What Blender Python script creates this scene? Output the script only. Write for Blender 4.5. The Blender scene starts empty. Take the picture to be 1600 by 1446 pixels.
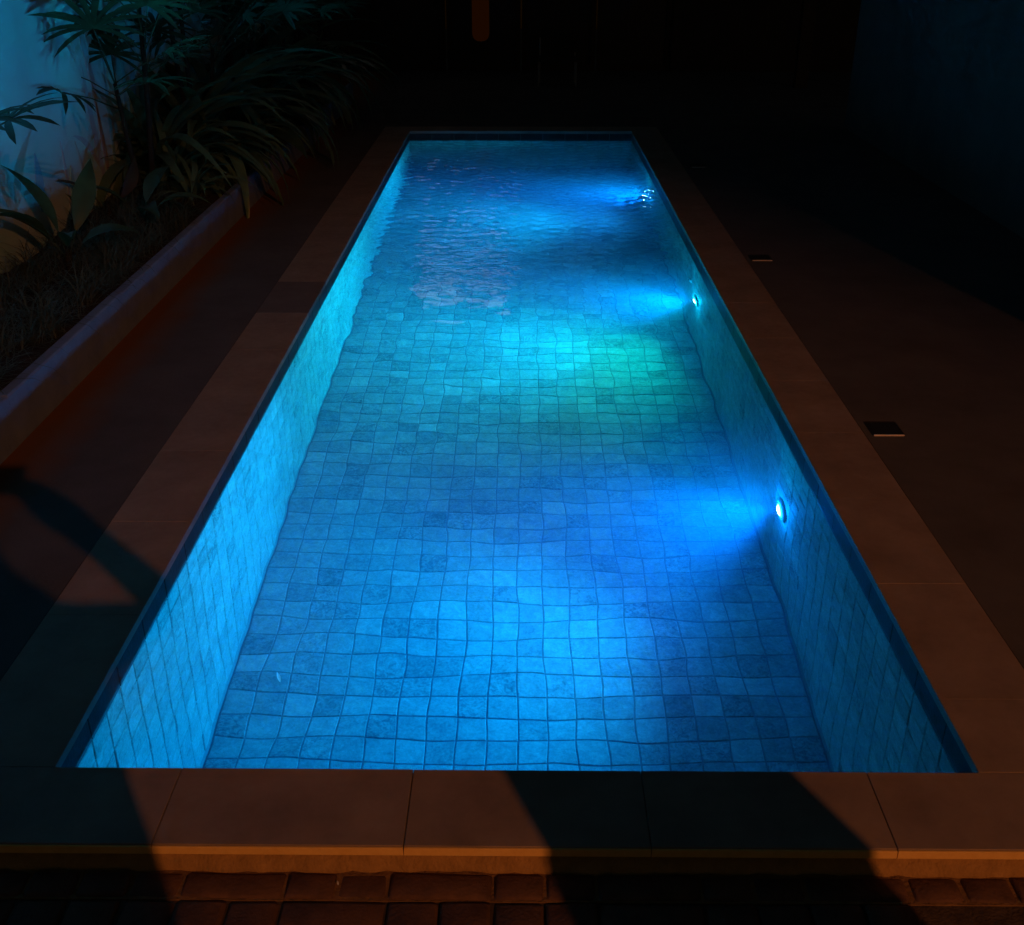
import bpy, math, random
import numpy as np
from mathutils import Vector, Matrix, Euler

random.seed(7)
rng = np.random.default_rng(11)
SC = bpy.context.scene
COL = SC.collection
rad = math.radians

# ------------------------------------------------------------------ camera
cam_d = bpy.data.cameras.new('camera')
cam_d.sensor_fit = 'HORIZONTAL'; cam_d.sensor_width = 36.0
cam_d.lens = 1680.0 / 1600.0 * 36.0
cam_d.clip_start = 0.02; cam_d.clip_end = 300.0
cam = bpy.data.objects.new('camera', cam_d); COL.objects.link(cam)
CAM = Vector((0.008, 0.0, 1.624))
cam.location = CAM
cam.rotation_euler = (rad(90 - 26.374), 0.0, rad(0.489))
SC.camera = cam

# ------------------------------------------------------------------ world: night sky
LAMP_POS = Vector((6.2, -11.7, 7.7))          # street lamp behind the photographer
wd = bpy.data.worlds.new('World'); SC.world = wd; wd.use_nodes = True
nt = wd.node_tree; nt.nodes.clear()
sky = nt.nodes.new('ShaderNodeTexSky'); sky.sky_type = 'NISHITA'; sky.sun_disc = False
sky.sun_elevation = rad(2.0); sky.sun_rotation = rad(150.0)
bg = nt.nodes.new('ShaderNodeBackground'); bg.inputs['Strength'].default_value = 0.0125
wo = nt.nodes.new('ShaderNodeOutputWorld')
nt.links.new(sky.outputs[0], bg.inputs[0]); nt.links.new(bg.outputs[0], wo.inputs[0])

# ------------------------------------------------------------------ render / exposure
SC.view_settings.view_transform = 'Standard'; SC.view_settings.look = 'None'
SC.view_settings.exposure = 0.0; SC.view_settings.gamma = 1.0
SC.view_settings.use_curve_mapping = False
SC.render.engine = 'CYCLES'
cy = SC.cycles
cy.max_bounces = 8; cy.diffuse_bounces = 4; cy.glossy_bounces = 4
cy.transmission_bounces = 8; cy.volume_bounces = 1; cy.transparent_max_bounces = 8
cy.caustics_reflective = False; cy.caustics_refractive = True
cy.sample_clamp_indirect = 14.0; cy.blur_glossy = 0.3
cy.use_adaptive_sampling = True; cy.adaptive_threshold = 0.03
cy.use_denoising = True
try:
    cy.denoiser = 'OPENIMAGEDENOISE'; cy.denoising_input_passes = 'RGB_ALBEDO_NORMAL'
except Exception:
    pass

# ------------------------------------------------------------------ helpers
WORLD = {}                                     # object -> world matrix (for parenting)

def put(o, parent=None, M=None):
    """link o with world matrix M, under parent"""
    COL.objects.link(o)
    M = M or Matrix.Identity(4)
    WORLD[o] = M
    if parent is not None:
        o.parent = parent
        o.matrix_basis = WORLD[parent].inverted() @ M
    else:
        o.matrix_basis = M
    return o

def tag(o, label=None, cat=None, group=None, kind=None):
    if label: o['label'] = label
    if cat: o['category'] = cat
    if group: o['group'] = group
    if kind: o['kind'] = kind
    return o

def empty(name, loc, label=None, cat=None, group=None):
    e = bpy.data.objects.new(name, None); e.empty_display_size = 0.1
    put(e, None, Matrix.Translation(Vector(loc)))
    return tag(e, label, cat, group)

class MB:
    def __init__(s): s.v = []; s.f = []
    def add(s, verts, faces):
        n = len(s.v); s.v += [tuple(p) for p in verts]; s.f += [tuple(i + n for i in q) for q in faces]; return s
    def box(s, x0, x1, y0, y1, z0, z1):
        return s.add([(x0,y0,z0),(x1,y0,z0),(x1,y1,z0),(x0,y1,z0),(x0,y0,z1),(x1,y0,z1),(x1,y1,z1),(x0,y1,z1)],
                     [(3,2,1,0),(4,5,6,7),(0,1,5,4),(1,2,6,5),(2,3,7,6),(3,0,4,7)])
    def bbox(s, x0, x1, y0, y1, z0, z1, b):
        """box with its upper edges chamfered"""
        v = [(x0,y0,z0),(x1,y0,z0),(x1,y1,z0),(x0,y1,z0),
             (x0,y0,z1-b),(x1,y0,z1-b),(x1,y1,z1-b),(x0,y1,z1-b),
             (x0+b,y0+b,z1),(x1-b,y0+b,z1),(x1-b,y1-b,z1),(x0+b,y1-b,z1)]
        f = [(3,2,1,0),(8,9,10,11)]
        for i in range(4):
            j = (i+1) % 4
            f += [(i,j,4+j,4+i),(4+i,4+j,8+j,8+i)]
        return s.add(v, f)
    def tube(s, pts, radii, n=8, caps=True):
        pts = [Vector(p) for p in pts]
        rings = []
        for i, p in enumerate(pts):
            t = (pts[min(i+1,len(pts)-1)] - pts[max(i-1,0)]).normalized()
            a = Vector((0,0,1)) if abs(t.z) < 0.9 else Vector((1,0,0))
            u = t.cross(a).normalized(); w = t.cross(u)
            rings.append([p + (u*math.cos(2*math.pi*k/n) + w*math.sin(2*math.pi*k/n)) * radii[i] for k in range(n)])
        v = [q for r in rings for q in r]; f = []
        for i in range(len(pts)-1):
            for k in range(n):
                k2 = (k+1) % n
                f.append((i*n+k, i*n+k2, (i+1)*n+k2, (i+1)*n+k))
        if caps:
            f.append(tuple(range(n-1,-1,-1))); f.append(tuple((len(pts)-1)*n+k for k in range(n)))
        return s.add(v, f)
    def lathe(s, prof, n=24, axis='z'):
        """prof: list of (r, h) around local z"""
        v = []; f = []
        for r, h in prof:
            for k in range(n):
                a = 2*math.pi*k/n; v.append((r*math.cos(a), r*math.sin(a), h))
        for i in range(len(prof)-1):
            for k in range(n):
                k2 = (k+1) % n; f.append((i*n+k, i*n+k2, (i+1)*n+k2, (i+1)*n+k))
        f.append(tuple(range(n-1,-1,-1))); f.append(tuple((len(prof)-1)*n+k for k in range(n)))
        return s.add(v, f)
    def mesh(s, name, mat=None, smooth=False):
        m = bpy.data.meshes.new(name); m.from_pydata(s.v, [], s.f); m.update()
        if mat: m.materials.append(mat)
        if smooth: m.polygons.foreach_set('use_smooth', [True]*len(m.polygons))
        return m
    def obj(s, name, mat, parent=None, smooth=False, M=None):
        return put(bpy.data.objects.new(name, s.mesh(name, mat, smooth)), parent, M)

def inst(name, mesh, parent, M):
    return put(bpy.data.objects.new(name, mesh), parent, M)

# ------------------------------------------------------------------ materials
def new_mat(name):
    m = bpy.data.materials.new(name); m.use_nodes = True
    t = m.node_tree; t.nodes.clear()
    out = t.nodes.new('ShaderNodeOutputMaterial')
    return m, t, out

def N(t, typ, **kw):
    n = t.nodes.new(typ)
    for k, v in kw.items(): setattr(n, k, v)
    return n

def ramp(t, stops, interp='LINEAR'):
    r = t.nodes.new('ShaderNodeValToRGB'); r.color_ramp.interpolation = interp
    e = r.color_ramp.elements
    while len(e) < len(stops): e.new(0.5)
    for i, (p, c) in enumerate(stops):
        e[i].position = p; e[i].color = (*c, 1) if len(c) == 3 else c
    return r

def noisy(name, c0, c1, scale=6.0, rough=0.7, bump=0.15, bscale=60.0, detail=6.0, stretch=(1,1,1), rough_var=0.1, spec=0.3, bdist=0.004):
    """two-tone mottled surface with fine relief, in world space"""
    m, t, out = new_mat(name)
    b = N(t, 'ShaderNodeBsdfPrincipled')
    g = N(t, 'ShaderNodeNewGeometry'); mp = N(t, 'ShaderNodeMapping'); mp.inputs['Scale'].default_value = stretch
    t.links.new(g.outputs['Position'], mp.inputs['Vector'])
    n1 = N(t, 'ShaderNodeTexNoise'); n1.inputs['Scale'].default_value = scale; n1.inputs['Detail'].default_value = detail; n1.inputs['Roughness'].default_value = 0.65
    n2 = N(t, 'ShaderNodeTexNoise'); n2.inputs['Scale'].default_value = bscale; n2.inputs['Detail'].default_value = 4
    for n in (n1, n2): t.links.new(mp.outputs[0], n.inputs['Vector'])
    r = ramp(t, [(0.3, c0), (0.7, c1)]); t.links.new(n1.outputs['Fac'], r.inputs[0])
    t.links.new(r.outputs[0], b.inputs['Base Color'])
    mr = N(t, 'ShaderNodeMapRange'); mr.inputs['To Min'].default_value = rough - rough_var; mr.inputs['To Max'].default_value = min(1, rough + rough_var)
    t.links.new(n2.outputs['Fac'], mr.inputs['Value']); t.links.new(mr.outputs[0], b.inputs['Roughness'])
    b.inputs['Specular IOR Level'].default_value = spec
    bp = N(t, 'ShaderNodeBump'); bp.inputs['Strength'].default_value = bump; bp.inputs['Distance'].default_value = bdist
    t.links.new(n2.outputs['Fac'], bp.inputs['Height']); t.links.new(bp.outputs[0], b.inputs['Normal'])
    t.links.new(b.outputs[0], out.inputs['Surface'])
    return m

def tile_material(name, mode):
    """natural stone pool tile: tone per tile, with cloudy veins and dark pitted patches on some tiles"""
    m, t, out = new_mat(name)
    b = N(t, 'ShaderNodeBsdfPrincipled')
    tone = N(t, 'ShaderNodeAttribute', attribute_name='tone', attribute_type=mode)
    pit = N(t, 'ShaderNodeAttribute', attribute_name='pitted', attribute_type=mode)
    g = N(t, 'ShaderNodeNewGeometry')
    n1 = N(t, 'ShaderNodeTexNoise'); n1.inputs['Scale'].default_value = 22; n1.inputs['Detail'].default_value = 7; n1.inputs['Roughness'].default_value = 0.62; n1.inputs['Distortion'].default_value = 0.8
    n2 = N(t, 'ShaderNodeTexNoise'); n2.inputs['Scale'].default_value = 95; n2.inputs['Detail'].default_value = 5; n2.inputs['Roughness'].default_value = 0.7
    n3 = N(t, 'ShaderNodeTexNoise'); n3.inputs['Scale'].default_value = 38; n3.inputs['Detail'].default_value = 6; n3.inputs['Roughness'].default_value = 0.75; n3.inputs['Distortion'].default_value = 1.6
    n4 = N(t, 'ShaderNodeTexNoise'); n4.inputs['Scale'].default_value = 2.2; n4.inputs['Detail'].default_value = 3
    for n in (n1, n2, n3, n4): t.links.new(g.outputs['Position'], n.inputs['Vector'])
    # fac = tone + (n1-.5)*.5 + (n2-.5)*.3 + (n4-.5)*.25
    def mad(a, k, c):
        q = N(t, 'ShaderNodeMath', operation='MULTIPLY_ADD'); t.links.new(a, q.inputs[0]); q.inputs[1].default_value = k
        if isinstance(c, (int, float)): q.inputs[2].default_value = c
        else: t.links.new(c, q.inputs[2])
        return q.outputs[0]
    f = mad(n1.outputs['Fac'], 0.9, -0.45)
    s = N(t, 'ShaderNodeMath', operation='ADD'); t.links.new(f, s.inputs[0]); t.links.new(tone.outputs['Fac'], s.inputs[1])
    f = mad(n2.outputs['Fac'], 0.9, s.outputs[0])
    f = mad(n4.outputs['Fac'], 0.35, f)
    sub = N(t, 'ShaderNodeMath', operation='SUBTRACT'); t.links.new(f, sub.inputs[0]); sub.inputs[1].default_value = 0.625
    # pits
    pr = ramp(t, [(0.44, (0,0,0)), (0.60, (1,1,1))]); t.links.new(n3.outputs['Fac'], pr.inputs[0])
    pm = N(t, 'ShaderNodeMath', operation='MULTIPLY'); t.links.new(pr.outputs[0], pm.inputs[0]); t.links.new(pit.outputs['Fac'], pm.inputs[1])
    sub2 = N(t, 'ShaderNodeMath', operation='SUBTRACT'); t.links.new(sub.outputs[0], sub2.inputs[0]); t.links.new(pm.outputs[0], sub2.inputs[1])
    r = ramp(t, [(0.0, (0.06,0.085,0.075)), (0.35, (0.15,0.205,0.185)), (0.65, (0.245,0.32,0.29)), (1.0, (0.39,0.48,0.44))])
    t.links.new(sub2.outputs[0], r.inputs[0]); t.links.new(r.outputs[0], b.inputs['Base Color'])
    b.inputs['Roughness'].default_value = 0.75; b.inputs['Specular IOR Level'].default_value = 0.12
    h = mad(n3.outputs['Fac'], 0.6, n1.outputs['Fac'])
    bp = N(t, 'ShaderNodeBump'); bp.inputs['Strength'].default_value = 0.45; bp.inputs['Distance'].default_value = 0.006
    t.links.new(h, bp.inputs['Height']); t.links.new(bp.outputs[0], b.inputs['Normal'])
    t.links.new(b.outputs[0], out.inputs['Surface'])
    return m

def leaf_material(name, dark, light, rough=0.42):
    m, t, out = new_mat(name)
    b = N(t, 'ShaderNodeBsdfPrincipled')
    g = N(t, 'ShaderNodeNewGeometry'); oi = N(t, 'ShaderNodeObjectInfo')
    n1 = N(t, 'ShaderNodeTexNoise'); n1.inputs['Scale'].default_value = 9; n1.inputs['Detail'].default_value = 5
    t.links.new(g.outputs['Position'], n1.inputs['Vector'])
    a = N(t, 'ShaderNodeMath', operation='MULTIPLY_ADD'); a.inputs[1].default_value = 0.5
    t.links.new(oi.outputs['Random'], a.inputs[0]); t.links.new(n1.outputs['Fac'], a.inputs[2])
    r = ramp(t, [(0.35, dark), (0.95, light)]); t.links.new(a.outputs[0], r.inputs[0])
    t.links.new(r.outputs[0], b.inputs['Base Color']); b.inputs['Roughness'].default_value = rough
    b.inputs['Specular IOR Level'].default_value = 0.6
    tr = N(t, 'ShaderNodeBsdfTranslucent'); t.links.new(r.outputs[0], tr.inputs['Color'])
    mx = N(t, 'ShaderNodeMixShader'); mx.inputs[0].default_value = 0.2
    t.links.new(b.outputs[0], mx.inputs[1]); t.links.new(tr.outputs[0], mx.inputs[2])
    t.links.new(mx.outputs[0], out.inputs['Surface'])
    return m

def emission(name, col, strength):
    m, t, out = new_mat(name)
    e = N(t, 'ShaderNodeEmission'); e.inputs[0].default_value = (*col, 1); e.inputs[1].default_value = strength
    t.links.new(e.outputs[0], out.inputs['Surface'])
    return m

M_TILE_O = tile_material('pool_tile', 'OBJECT')
M_TILE_G = tile_material('pool_tile_far', 'GEOMETRY')
M_GROUT = noisy('grout', (0.10,0.12,0.12), (0.16,0.19,0.185), 30, 0.9, 0.3, 200)
M_COPING = noisy('coping_stone', (0.20,0.15,0.11), (0.31,0.235,0.175), 5, 0.62, 0.35, 35, rough_var=0.28, bdist=0.0015)
M_COPING_D = noisy('coping_stone_dark', (0.12,0.10,0.09), (0.16,0.14,0.125), 7, 0.75, 0.12, 150)
M_EDGE_LIT = noisy('lit_stone_edge', (0.72,0.44,0.12), (0.82,0.54,0.17), 30, 0.8, 0.3, 140)  # pale orange carries the street lamp's light on the front face
M_MORTAR = noisy('sandy_mortar', (0.28,0.165,0.055), (0.42,0.25,0.085), 25, 0.95, 0.8, 120, bdist=0.006)
M_JOINTM = noisy('joint_mortar', (0.13,0.075,0.03), (0.26,0.15,0.06), 30, 0.95, 0.8, 120, bdist=0.006)
M_BRICK = noisy('clay_paver', (0.07,0.04,0.028), (0.16,0.085,0.052), 16, 0.85, 0.6, 130, bdist=0.004)
M_JOINT = noisy('paver_joint', (0.04,0.03,0.022), (0.10,0.07,0.045), 40, 0.95, 0.8, 160)
M_SOIL = noisy('soil', (0.018,0.011,0.007), (0.05,0.028,0.016), 14, 0.95, 1.0, 70, bdist=0.02)
M_KERB = noisy('kerb_render', (0.14,0.18,0.26), (0.20,0.25,0.34), 8, 0.85, 0.35, 90)
M_WALL_R = noisy('right_wall_render', (0.07,0.09,0.085), (0.12,0.145,0.135), 1.5, 0.9, 0.6, 40)
M_HOUSE = noisy('house_wall_dark', (0.018,0.016,0.015), (0.028,0.026,0.024), 4, 0.85, 0.2, 50)
M_TIMBER = noisy('dark_timber', (0.018,0.013,0.010), (0.035,0.026,0.019), 10, 0.7, 0.2, 80, stretch=(1,1,6))
M_ROOF = noisy('roof_tile', (0.05,0.03,0.025), (0.09,0.05,0.04), 8, 0.85, 0.3, 40)
M_METAL = noisy('lamp_steel', (0.18,0.19,0.20), (0.26,0.27,0.28), 20, 0.4, 0.05, 90)
M_BLACKPL = noisy('black_plastic', (0.012,0.012,0.014), (0.022,0.022,0.025), 30, 0.5, 0.05, 90)
M_LID = noisy('box_lid', (0.010,0.011,0.013), (0.022,0.023,0.026), 25, 0.55, 0.1, 120)
M_LIDEDGE_LIT = noisy('box_edge_lit', (0.65,0.58,0.52), (0.8,0.72,0.66), 60, 0.5, 0.05, 120)  # near lip only: its lamplit brightness is put into the colour
M_WHITEPL = noisy('white_plastic', (0.30,0.32,0.33), (0.42,0.44,0.45), 30, 0.5, 0.05, 90)
M_BAG = noisy('orange_canvas', (0.24,0.085,0.02), (0.36,0.14,0.035), 6, 0.75, 0.3, 90)
M_SKIN = noisy('skin', (0.30,0.18,0.13), (0.36,0.22,0.16), 12, 0.55, 0.05, 90)
M_CLOTH = noisy('dark_clothing', (0.03,0.03,0.04), (0.06,0.06,0.075), 15, 0.9, 0.2, 120)
M_HAIR = noisy('dark_hair', (0.012,0.009,0.007), (0.03,0.022,0.016), 40, 0.6, 0.3, 200)
M_PALM = leaf_material('fan_palm_leaf', (0.022,0.05,0.024), (0.07,0.13,0.06))
M_STRAP = leaf_material('strap_leaf', (0.04,0.085,0.04), (0.12,0.21,0.10))
M_BROAD = leaf_material('broad_leaf', (0.022,0.05,0.02), (0.075,0.13,0.05))
M_BRONZE = leaf_material('bronze_leaf', (0.045,0.032,0.016), (0.10,0.07,0.035))
M_GRASS = leaf_material('grass_blade', (0.02,0.04,0.022), (0.085,0.11,0.065), 0.6)
M_STEM = noisy('plant_stem', (0.012,0.012,0.008), (0.03,0.028,0.018), 30, 0.8, 0.4, 90)
M_WHITE = noisy('pale_debris', (0.6,0.62,0.58), (0.75,0.76,0.72), 80, 0.8, 0.1, 200)

def deck_material():
    """fine concrete deck, stained by red earth along the planter side"""
    m, t, out = new_mat('deck_concrete')
    b = N(t, 'ShaderNodeBsdfPrincipled')
    g = N(t, 'ShaderNodeNewGeometry')
    n1 = N(t, 'ShaderNodeTexNoise'); n1.inputs['Scale'].default_value = 3.0; n1.inputs['Detail'].default_value = 8; n1.inputs['Roughness'].default_value = 0.65
    n2 = N(t, 'ShaderNodeTexNoise'); n2.inputs['Scale'].default_value = 110; n2.inputs['Detail'].default_value = 4
    for n in (n1, n2): t.links.new(g.outputs['Position'], n.inputs['Vector'])
    r = ramp(t, [(0.3, (0.075,0.07,0.067)), (0.7, (0.115,0.107,0.102))]); t.links.new(n1.outputs['Fac'], r.inputs[0])
    sx = N(t, 'ShaderNodeSeparateXYZ'); t.links.new(g.outputs['Position'], sx.inputs[0])
    a = N(t, 'ShaderNodeMath', operation='MULTIPLY_ADD'); t.links.new(n1.outputs['Fac'], a.inputs[0]); a.inputs[1].default_value = 0.26; t.links.new(sx.outputs['X'], a.inputs[2])
    mr = N(t, 'ShaderNodeMapRange'); mr.inputs['From Min'].default_value = -1.40; mr.inputs['From Max'].default_value = -1.64
    t.links.new(a.outputs[0], mr.inputs['Value'])
    mx = N(t, 'ShaderNodeMix', data_type='RGBA')
    t.links.new(mr.outputs[0], mx.inputs['Factor']); t.links.new(r.outputs[0], mx.inputs['A']); mx.inputs['B'].default_value = (0.20,0.075,0.022,1)
    t.links.new(mx.outputs['Result'], b.inputs['Base Color'])
    b.inputs['Roughness'].default_value = 0.85; b.inputs['Specular IOR Level'].default_value = 0.2
    bp = N(t, 'ShaderNodeBump'); bp.inputs['Strength'].default_value = 0.3; bp.inputs['Distance'].default_value = 0.004
    t.links.new(n2.outputs['Fac'], bp.inputs['Height']); t.links.new(bp.outputs[0], b.inputs['Normal'])
    t.links.new(b.outputs[0], out.inputs['Surface'])
    return m
M_DECK = deck_material()

def mural_material():
    """pale rendered wall with washed pink and teal paint"""
    m, t, out = new_mat('mural_wall')
    b = N(t, 'ShaderNodeBsdfPrincipled')
    g = N(t, 'ShaderNodeNewGeometry')
    n1 = N(t, 'ShaderNodeTexNoise'); n1.inputs['Scale'].default_value = 1.6; n1.inputs['Detail'].default_value = 4; n1.inputs['Distortion'].default_value = 1.2
    n2 = N(t, 'ShaderNodeTexNoise'); n2.inputs['Scale'].default_value = 90; n2.inputs['Detail'].default_value = 3
    for n in (n1, n2): t.links.new(g.outputs['Position'], n.inputs['Vector'])
    r = ramp(t, [(0.30, (0.36,0.78,0.74)), (0.45, (0.56,0.80,0.78)), (0.58, (0.60,0.79,0.79)), (0.72, (0.66,0.70,0.72))]); t.links.new(n1.outputs['Fac'], r.inputs[0])
    t.links.new(r.outputs[0], b.inputs['Base Color']); b.inputs['Roughness'].default_value = 0.85
    bp = N(t, 'ShaderNodeBump'); bp.inputs['Strength'].default_value = 0.15; bp.inputs['Distance'].default_value = 0.003
    t.links.new(n2.outputs['Fac'], bp.inputs['Height']); t.links.new(bp.outputs[0], b.inputs['Normal'])
    t.links.new(b.outputs[0], out.inputs['Surface'])
    return m
M_MURAL = mural_material()
PAINT = [noisy('paint_pink', (0.50,0.56,0.62), (0.54,0.60,0.65), 9, 0.8, 0.05, 90),
         noisy('paint_rust', (0.52,0.44,0.46), (0.55,0.52,0.54), 9, 0.8, 0.05, 90),
         noisy('paint_teal', (0.30,0.60,0.62), (0.38,0.68,0.70), 9, 0.8, 0.05, 90),
         noisy('paint_blue', (0.28,0.54,0.68), (0.34,0.60,0.72), 9, 0.8, 0.05, 90),
         noisy('paint_olive', (0.42,0.54,0.54), (0.46,0.60,0.62), 9, 0.8, 0.05, 90)]

def water_material():
    m, t, out = new_mat('pool_water')
    gl = N(t, 'ShaderNodeBsdfGlass'); gl.inputs['IOR'].default_value = 1.333; gl.inputs['Roughness'].default_value = 0.0
    gl.inputs['Color'].default_value = (1,1,1,1)
    t.links.new(gl.outputs[0], out.inputs['Surface'])
    sc = N(t, 'ShaderNodeVolumeScatter'); sc.inputs['Color'].default_value = (0.12,0.55,1.0,1); sc.inputs['Density'].default_value = WATER_SCATTER
    sc.inputs['Anisotropy'].default_value = 0.0
    ab = N(t, 'ShaderNodeVolumeAbsorption'); ab.inputs['Color'].default_value = (0.25,0.85,0.95,1); ab.inputs['Density'].default_value = 0.10
    ad = N(t, 'ShaderNodeAddShader'); t.links.new(sc.outputs[0], ad.inputs[0]); t.links.new(ab.outputs[0], ad.inputs[1])
    t.links.new(ad.outputs[0], out.inputs['Volume'])
    return m
WATER_SCATTER = 0.09
M_WATER = water_material()

# ------------------------------------------------------------------ dimensions (metres)
PX = 1.0; Y0, Y1 = 1.78, 9.98; DEP = 1.25; WL = 0.0815      # pool half width, ends, depth, water level
CW = 0.245; CT = 0.022; YF = 1.566                          # coping width, thickness, front edge of the platform
T = 0.1; GAP = 0.0042; TH = 0.012

# ------------------------------------------------------------------ the ground
g = MB(); g.box(-60, 60, -60, 60, -3.2, -3.0); tag(g.obj('ground', M_SOIL), kind='structure')
# deck round the pool (four slabs butted together) at coping level
deck = MB()
deck.box(-1.755, -PX-CW-0.003, YF, 10.6, -0.30, -0.003)
deck.box(PX+CW+0.003, 6.0, YF, 10.6, -0.30, -0.003)
deck.box(-PX-CW-0.003, PX+CW+0.003, Y1+CW+0.003, 10.6, -0.30, -0.003)
deck.box(-6.0, 6.0, 10.6, 16.0, -0.30, -0.003)
deck.box(-6.0, -1.755, YF, 10.6, -0.30, -0.01)
tag(deck.obj('deck', M_DECK), kind='structure')

# ------------------------------------------------------------------ the pool
pool = empty('swimming_pool', (0, 5.88, -DEP), 'long narrow swimming pool with small square stone tiles, lit blue under water', 'swimming pool')
b = MB(); b.box(-PX-0.2, PX+0.2, Y0-0.2, Y1+0.2, -DEP-0.3, -DEP-0.0035)
pool_floor = b.obj('pool_floor', M_GROUT, pool)
def wallbox(x0, x1, y0, y1):
    w = MB(); w.box(x0, x1, y0, y1, -DEP-0.0035, -CT-0.001); return w.obj('pool_wall', M_GROUT, pool)
k = 0.0035
wall_l = wallbox(-PX-0.2, -PX-k, Y0-0.2, Y1+0.2); wall_l['label'] = 'pool wall on the planter side, brightly lit'
wall_r = wallbox(PX+k, PX+0.2, Y0-0.2, Y1+0.2); wall_r['label'] = 'dim pool wall that holds the three lamps'
wall_f = wallbox(-PX-k, PX+k, Y1+k, Y1+0.2)
wall_n = wallbox(-PX-k, PX+k, Y0-0.2, Y0-k)

def slab_data(sx, sy, h, bv, jit=0.0, r=random):
    """tile with chamfered edges, top at z=0, no bottom"""
    x, y = sx/2, sy/2
    q = [(-x,-y),(x,-y),(x,y),(-x,y)]
    q = [(a + r.uniform(-jit, jit), c + r.uniform(-jit, jit)) for a, c in q]
    v = [(a,c,-h) for a, c in q] + [(a,c,-bv) for a, c in q] + [(a*(1-bv/x), c*(1-bv/y), r.uniform(-jit, jit)*0.5) for a, c in q]
    f = [(8,9,10,11)]
    for i in range(4):
        j = (i+1) % 4; f += [(i,j,4+j,4+i),(4+i,4+j,8+j,8+i)]
    return v, f
TILE_VAR = []
for i in range(8):
    v, f = slab_data(T-GAP, T-GAP, TH, 0.0022, 0.0007)
    TILE_VAR.append((v, f, MB().add(v, f).mesh('pool_tile_%d' % i, M_TILE_O)))

TONE_SD = 0.075
def tone():
    t_ = min(1.0, max(0.0, random.gauss(0.56, TONE_SD)))
    p = 0.0
    u = random.random()
    if TONE_SD < 0.07: u = 0.9 if u > 0.08 else u
    if u < 0.20: p = random.uniform(0.18, 0.48); t_ += 0.01
    elif u < 0.27: p = random.uniform(0.1, 0.3); t_ -= 0.07
    elif u < 0.33: t_ += 0.10
    return max(0, t_), p

class TileStuff:
    def __init__(s): s.mb = MB(); s.tone = []; s.pit = []
    def add(s, M, var):
        v, f, _ = TILE_VAR[var]
        s.mb.add([M @ Vector(p) for p in v], f)
        a, c = tone(); s.tone += [a]*len(f); s.pit += [c]*len(f)
    def obj(s, name, parent):
        me = s.mb.mesh(name, M_TILE_G)
        for nm, d in (('tone', s.tone), ('pitted', s.pit)):
            at = me.attributes.new(nm, 'FLOAT', 'FACE'); at.data.foreach_set('value', d)
        return tag(put(bpy.data.objects.new(name, me), parent), kind='stuff')

def lay(name, parent, slots, count):
    """slots: list of (priority, matrix); the first `count` by priority become objects, the rest one stuff mesh"""
    slots.sort(key=lambda s: s[0])
    st = TileStuff()
    for i, (_, M) in enumerate(slots):
        M = M @ Euler((rad(random.gauss(0, .35)), rad(random.gauss(0, .35)), 0)).to_matrix().to_4x4() @ Matrix.Translation((0, 0, random.gauss(0, .0003)))
        var = random.randrange(8)
        if i < count:
            o = inst(name, TILE_VAR[var][2], parent, M)
            o['tone'], o['pitted'] = tone()
        else:
            st.add(M, var)
    if st.mb.v: st.obj(name + '_mass', parent)

# floor tiles: 20 across; the joints of the rows fall at 2.674 + n*0.1
slots = []
rows = int((Y1 - Y0) / T) + 1
for j in range(rows):
    y = 1.774 + 0.05 + j*T
    if y > Y1 + 0.03: continue
    for i in range(20):
        x = -PX + 0.05 + i*T
        vis = abs(y - 3.2) if y > 2.58 else 50 - y
        slots.append((y if y > 2.58 else 50 - y, Matrix.Translation((x, y, -DEP))))
lay('floor_tile', pool_floor, slots, 300)
# wall tiles (columns of 0.1 m from just under the coping)
ML = Matrix(((0,0,1,0),(1,0,0,0),(0,1,0,0),(0,0,0,1)))       # local z -> +X
MR = Matrix(((0,0,-1,0),(-1,0,0,0),(0,1,0,0),(0,0,0,1)))     # local z -> -X
MF = Matrix(((-1,0,0,0),(0,0,-1,0),(0,1,0,0),(0,0,0,1)))     # far wall: local z -> -Y
MN = Matrix(((1,0,0,0),(0,0,1,0),(0,1,0,0),(0,0,0,1)))       # near wall: local z -> +Y
nz = 12
M_BAND = noisy('waterline_stone', (0.018,0.021,0.021), (0.04,0.045,0.045), 9, 0.6, 0.3, 90)
BH = 0.078
BAND = []
for i in range(4):
    v_, f_ = slab_data(0.2-0.003, BH-0.003, TH, 0.0015, 0.0005); BAND.append(MB().add(v_, f_).mesh('waterline_stone', M_BAND))
sl, sr = [], []
for j in range(rows):
    y = 1.774 + 0.05 + j*T
    if y > Y1 + 0.03: continue
    for kz in range(nz + 1):
        z = -CT - 0.002 - BH - 0.05 - kz*T
        if z < -DEP + 0.01: continue
        off = 0.0
        sl.append((y if y > 2.0 else 60, Matrix.Translation((-PX, y + off, z)) @ ML))
        if min(abs(y - ly) for ly in (3.57, 5.85, 8.40)) < 0.05 and abs(z + 0.63) < 0.05: pass
        sr.append((y if y > 2.0 else 60, Matrix.Translation((PX, y + off, z)) @ MR))
TONE_SD = 0.05
lay('wall_tile', wall_l, sl, 170)
lay('wall_tile', wall_r, sr, 130)
sf, sn = [], []
for i in range(20):
    for kz in range(nz + 1):
        z = -CT - 0.002 - BH - 0.05 - kz*T
        if z < -DEP + 0.01: continue
        x = -PX + 0.05 + i*T
        sf.append((kz*100 + i, Matrix.Translation((x, Y1, z)) @ MF))
        sn.append((0, Matrix.Translation((x, Y0, z)) @ MN))
lay('wall_tile', wall_f, sf, 20)
lay('wall_tile', wall_n, sn, 0)

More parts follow.
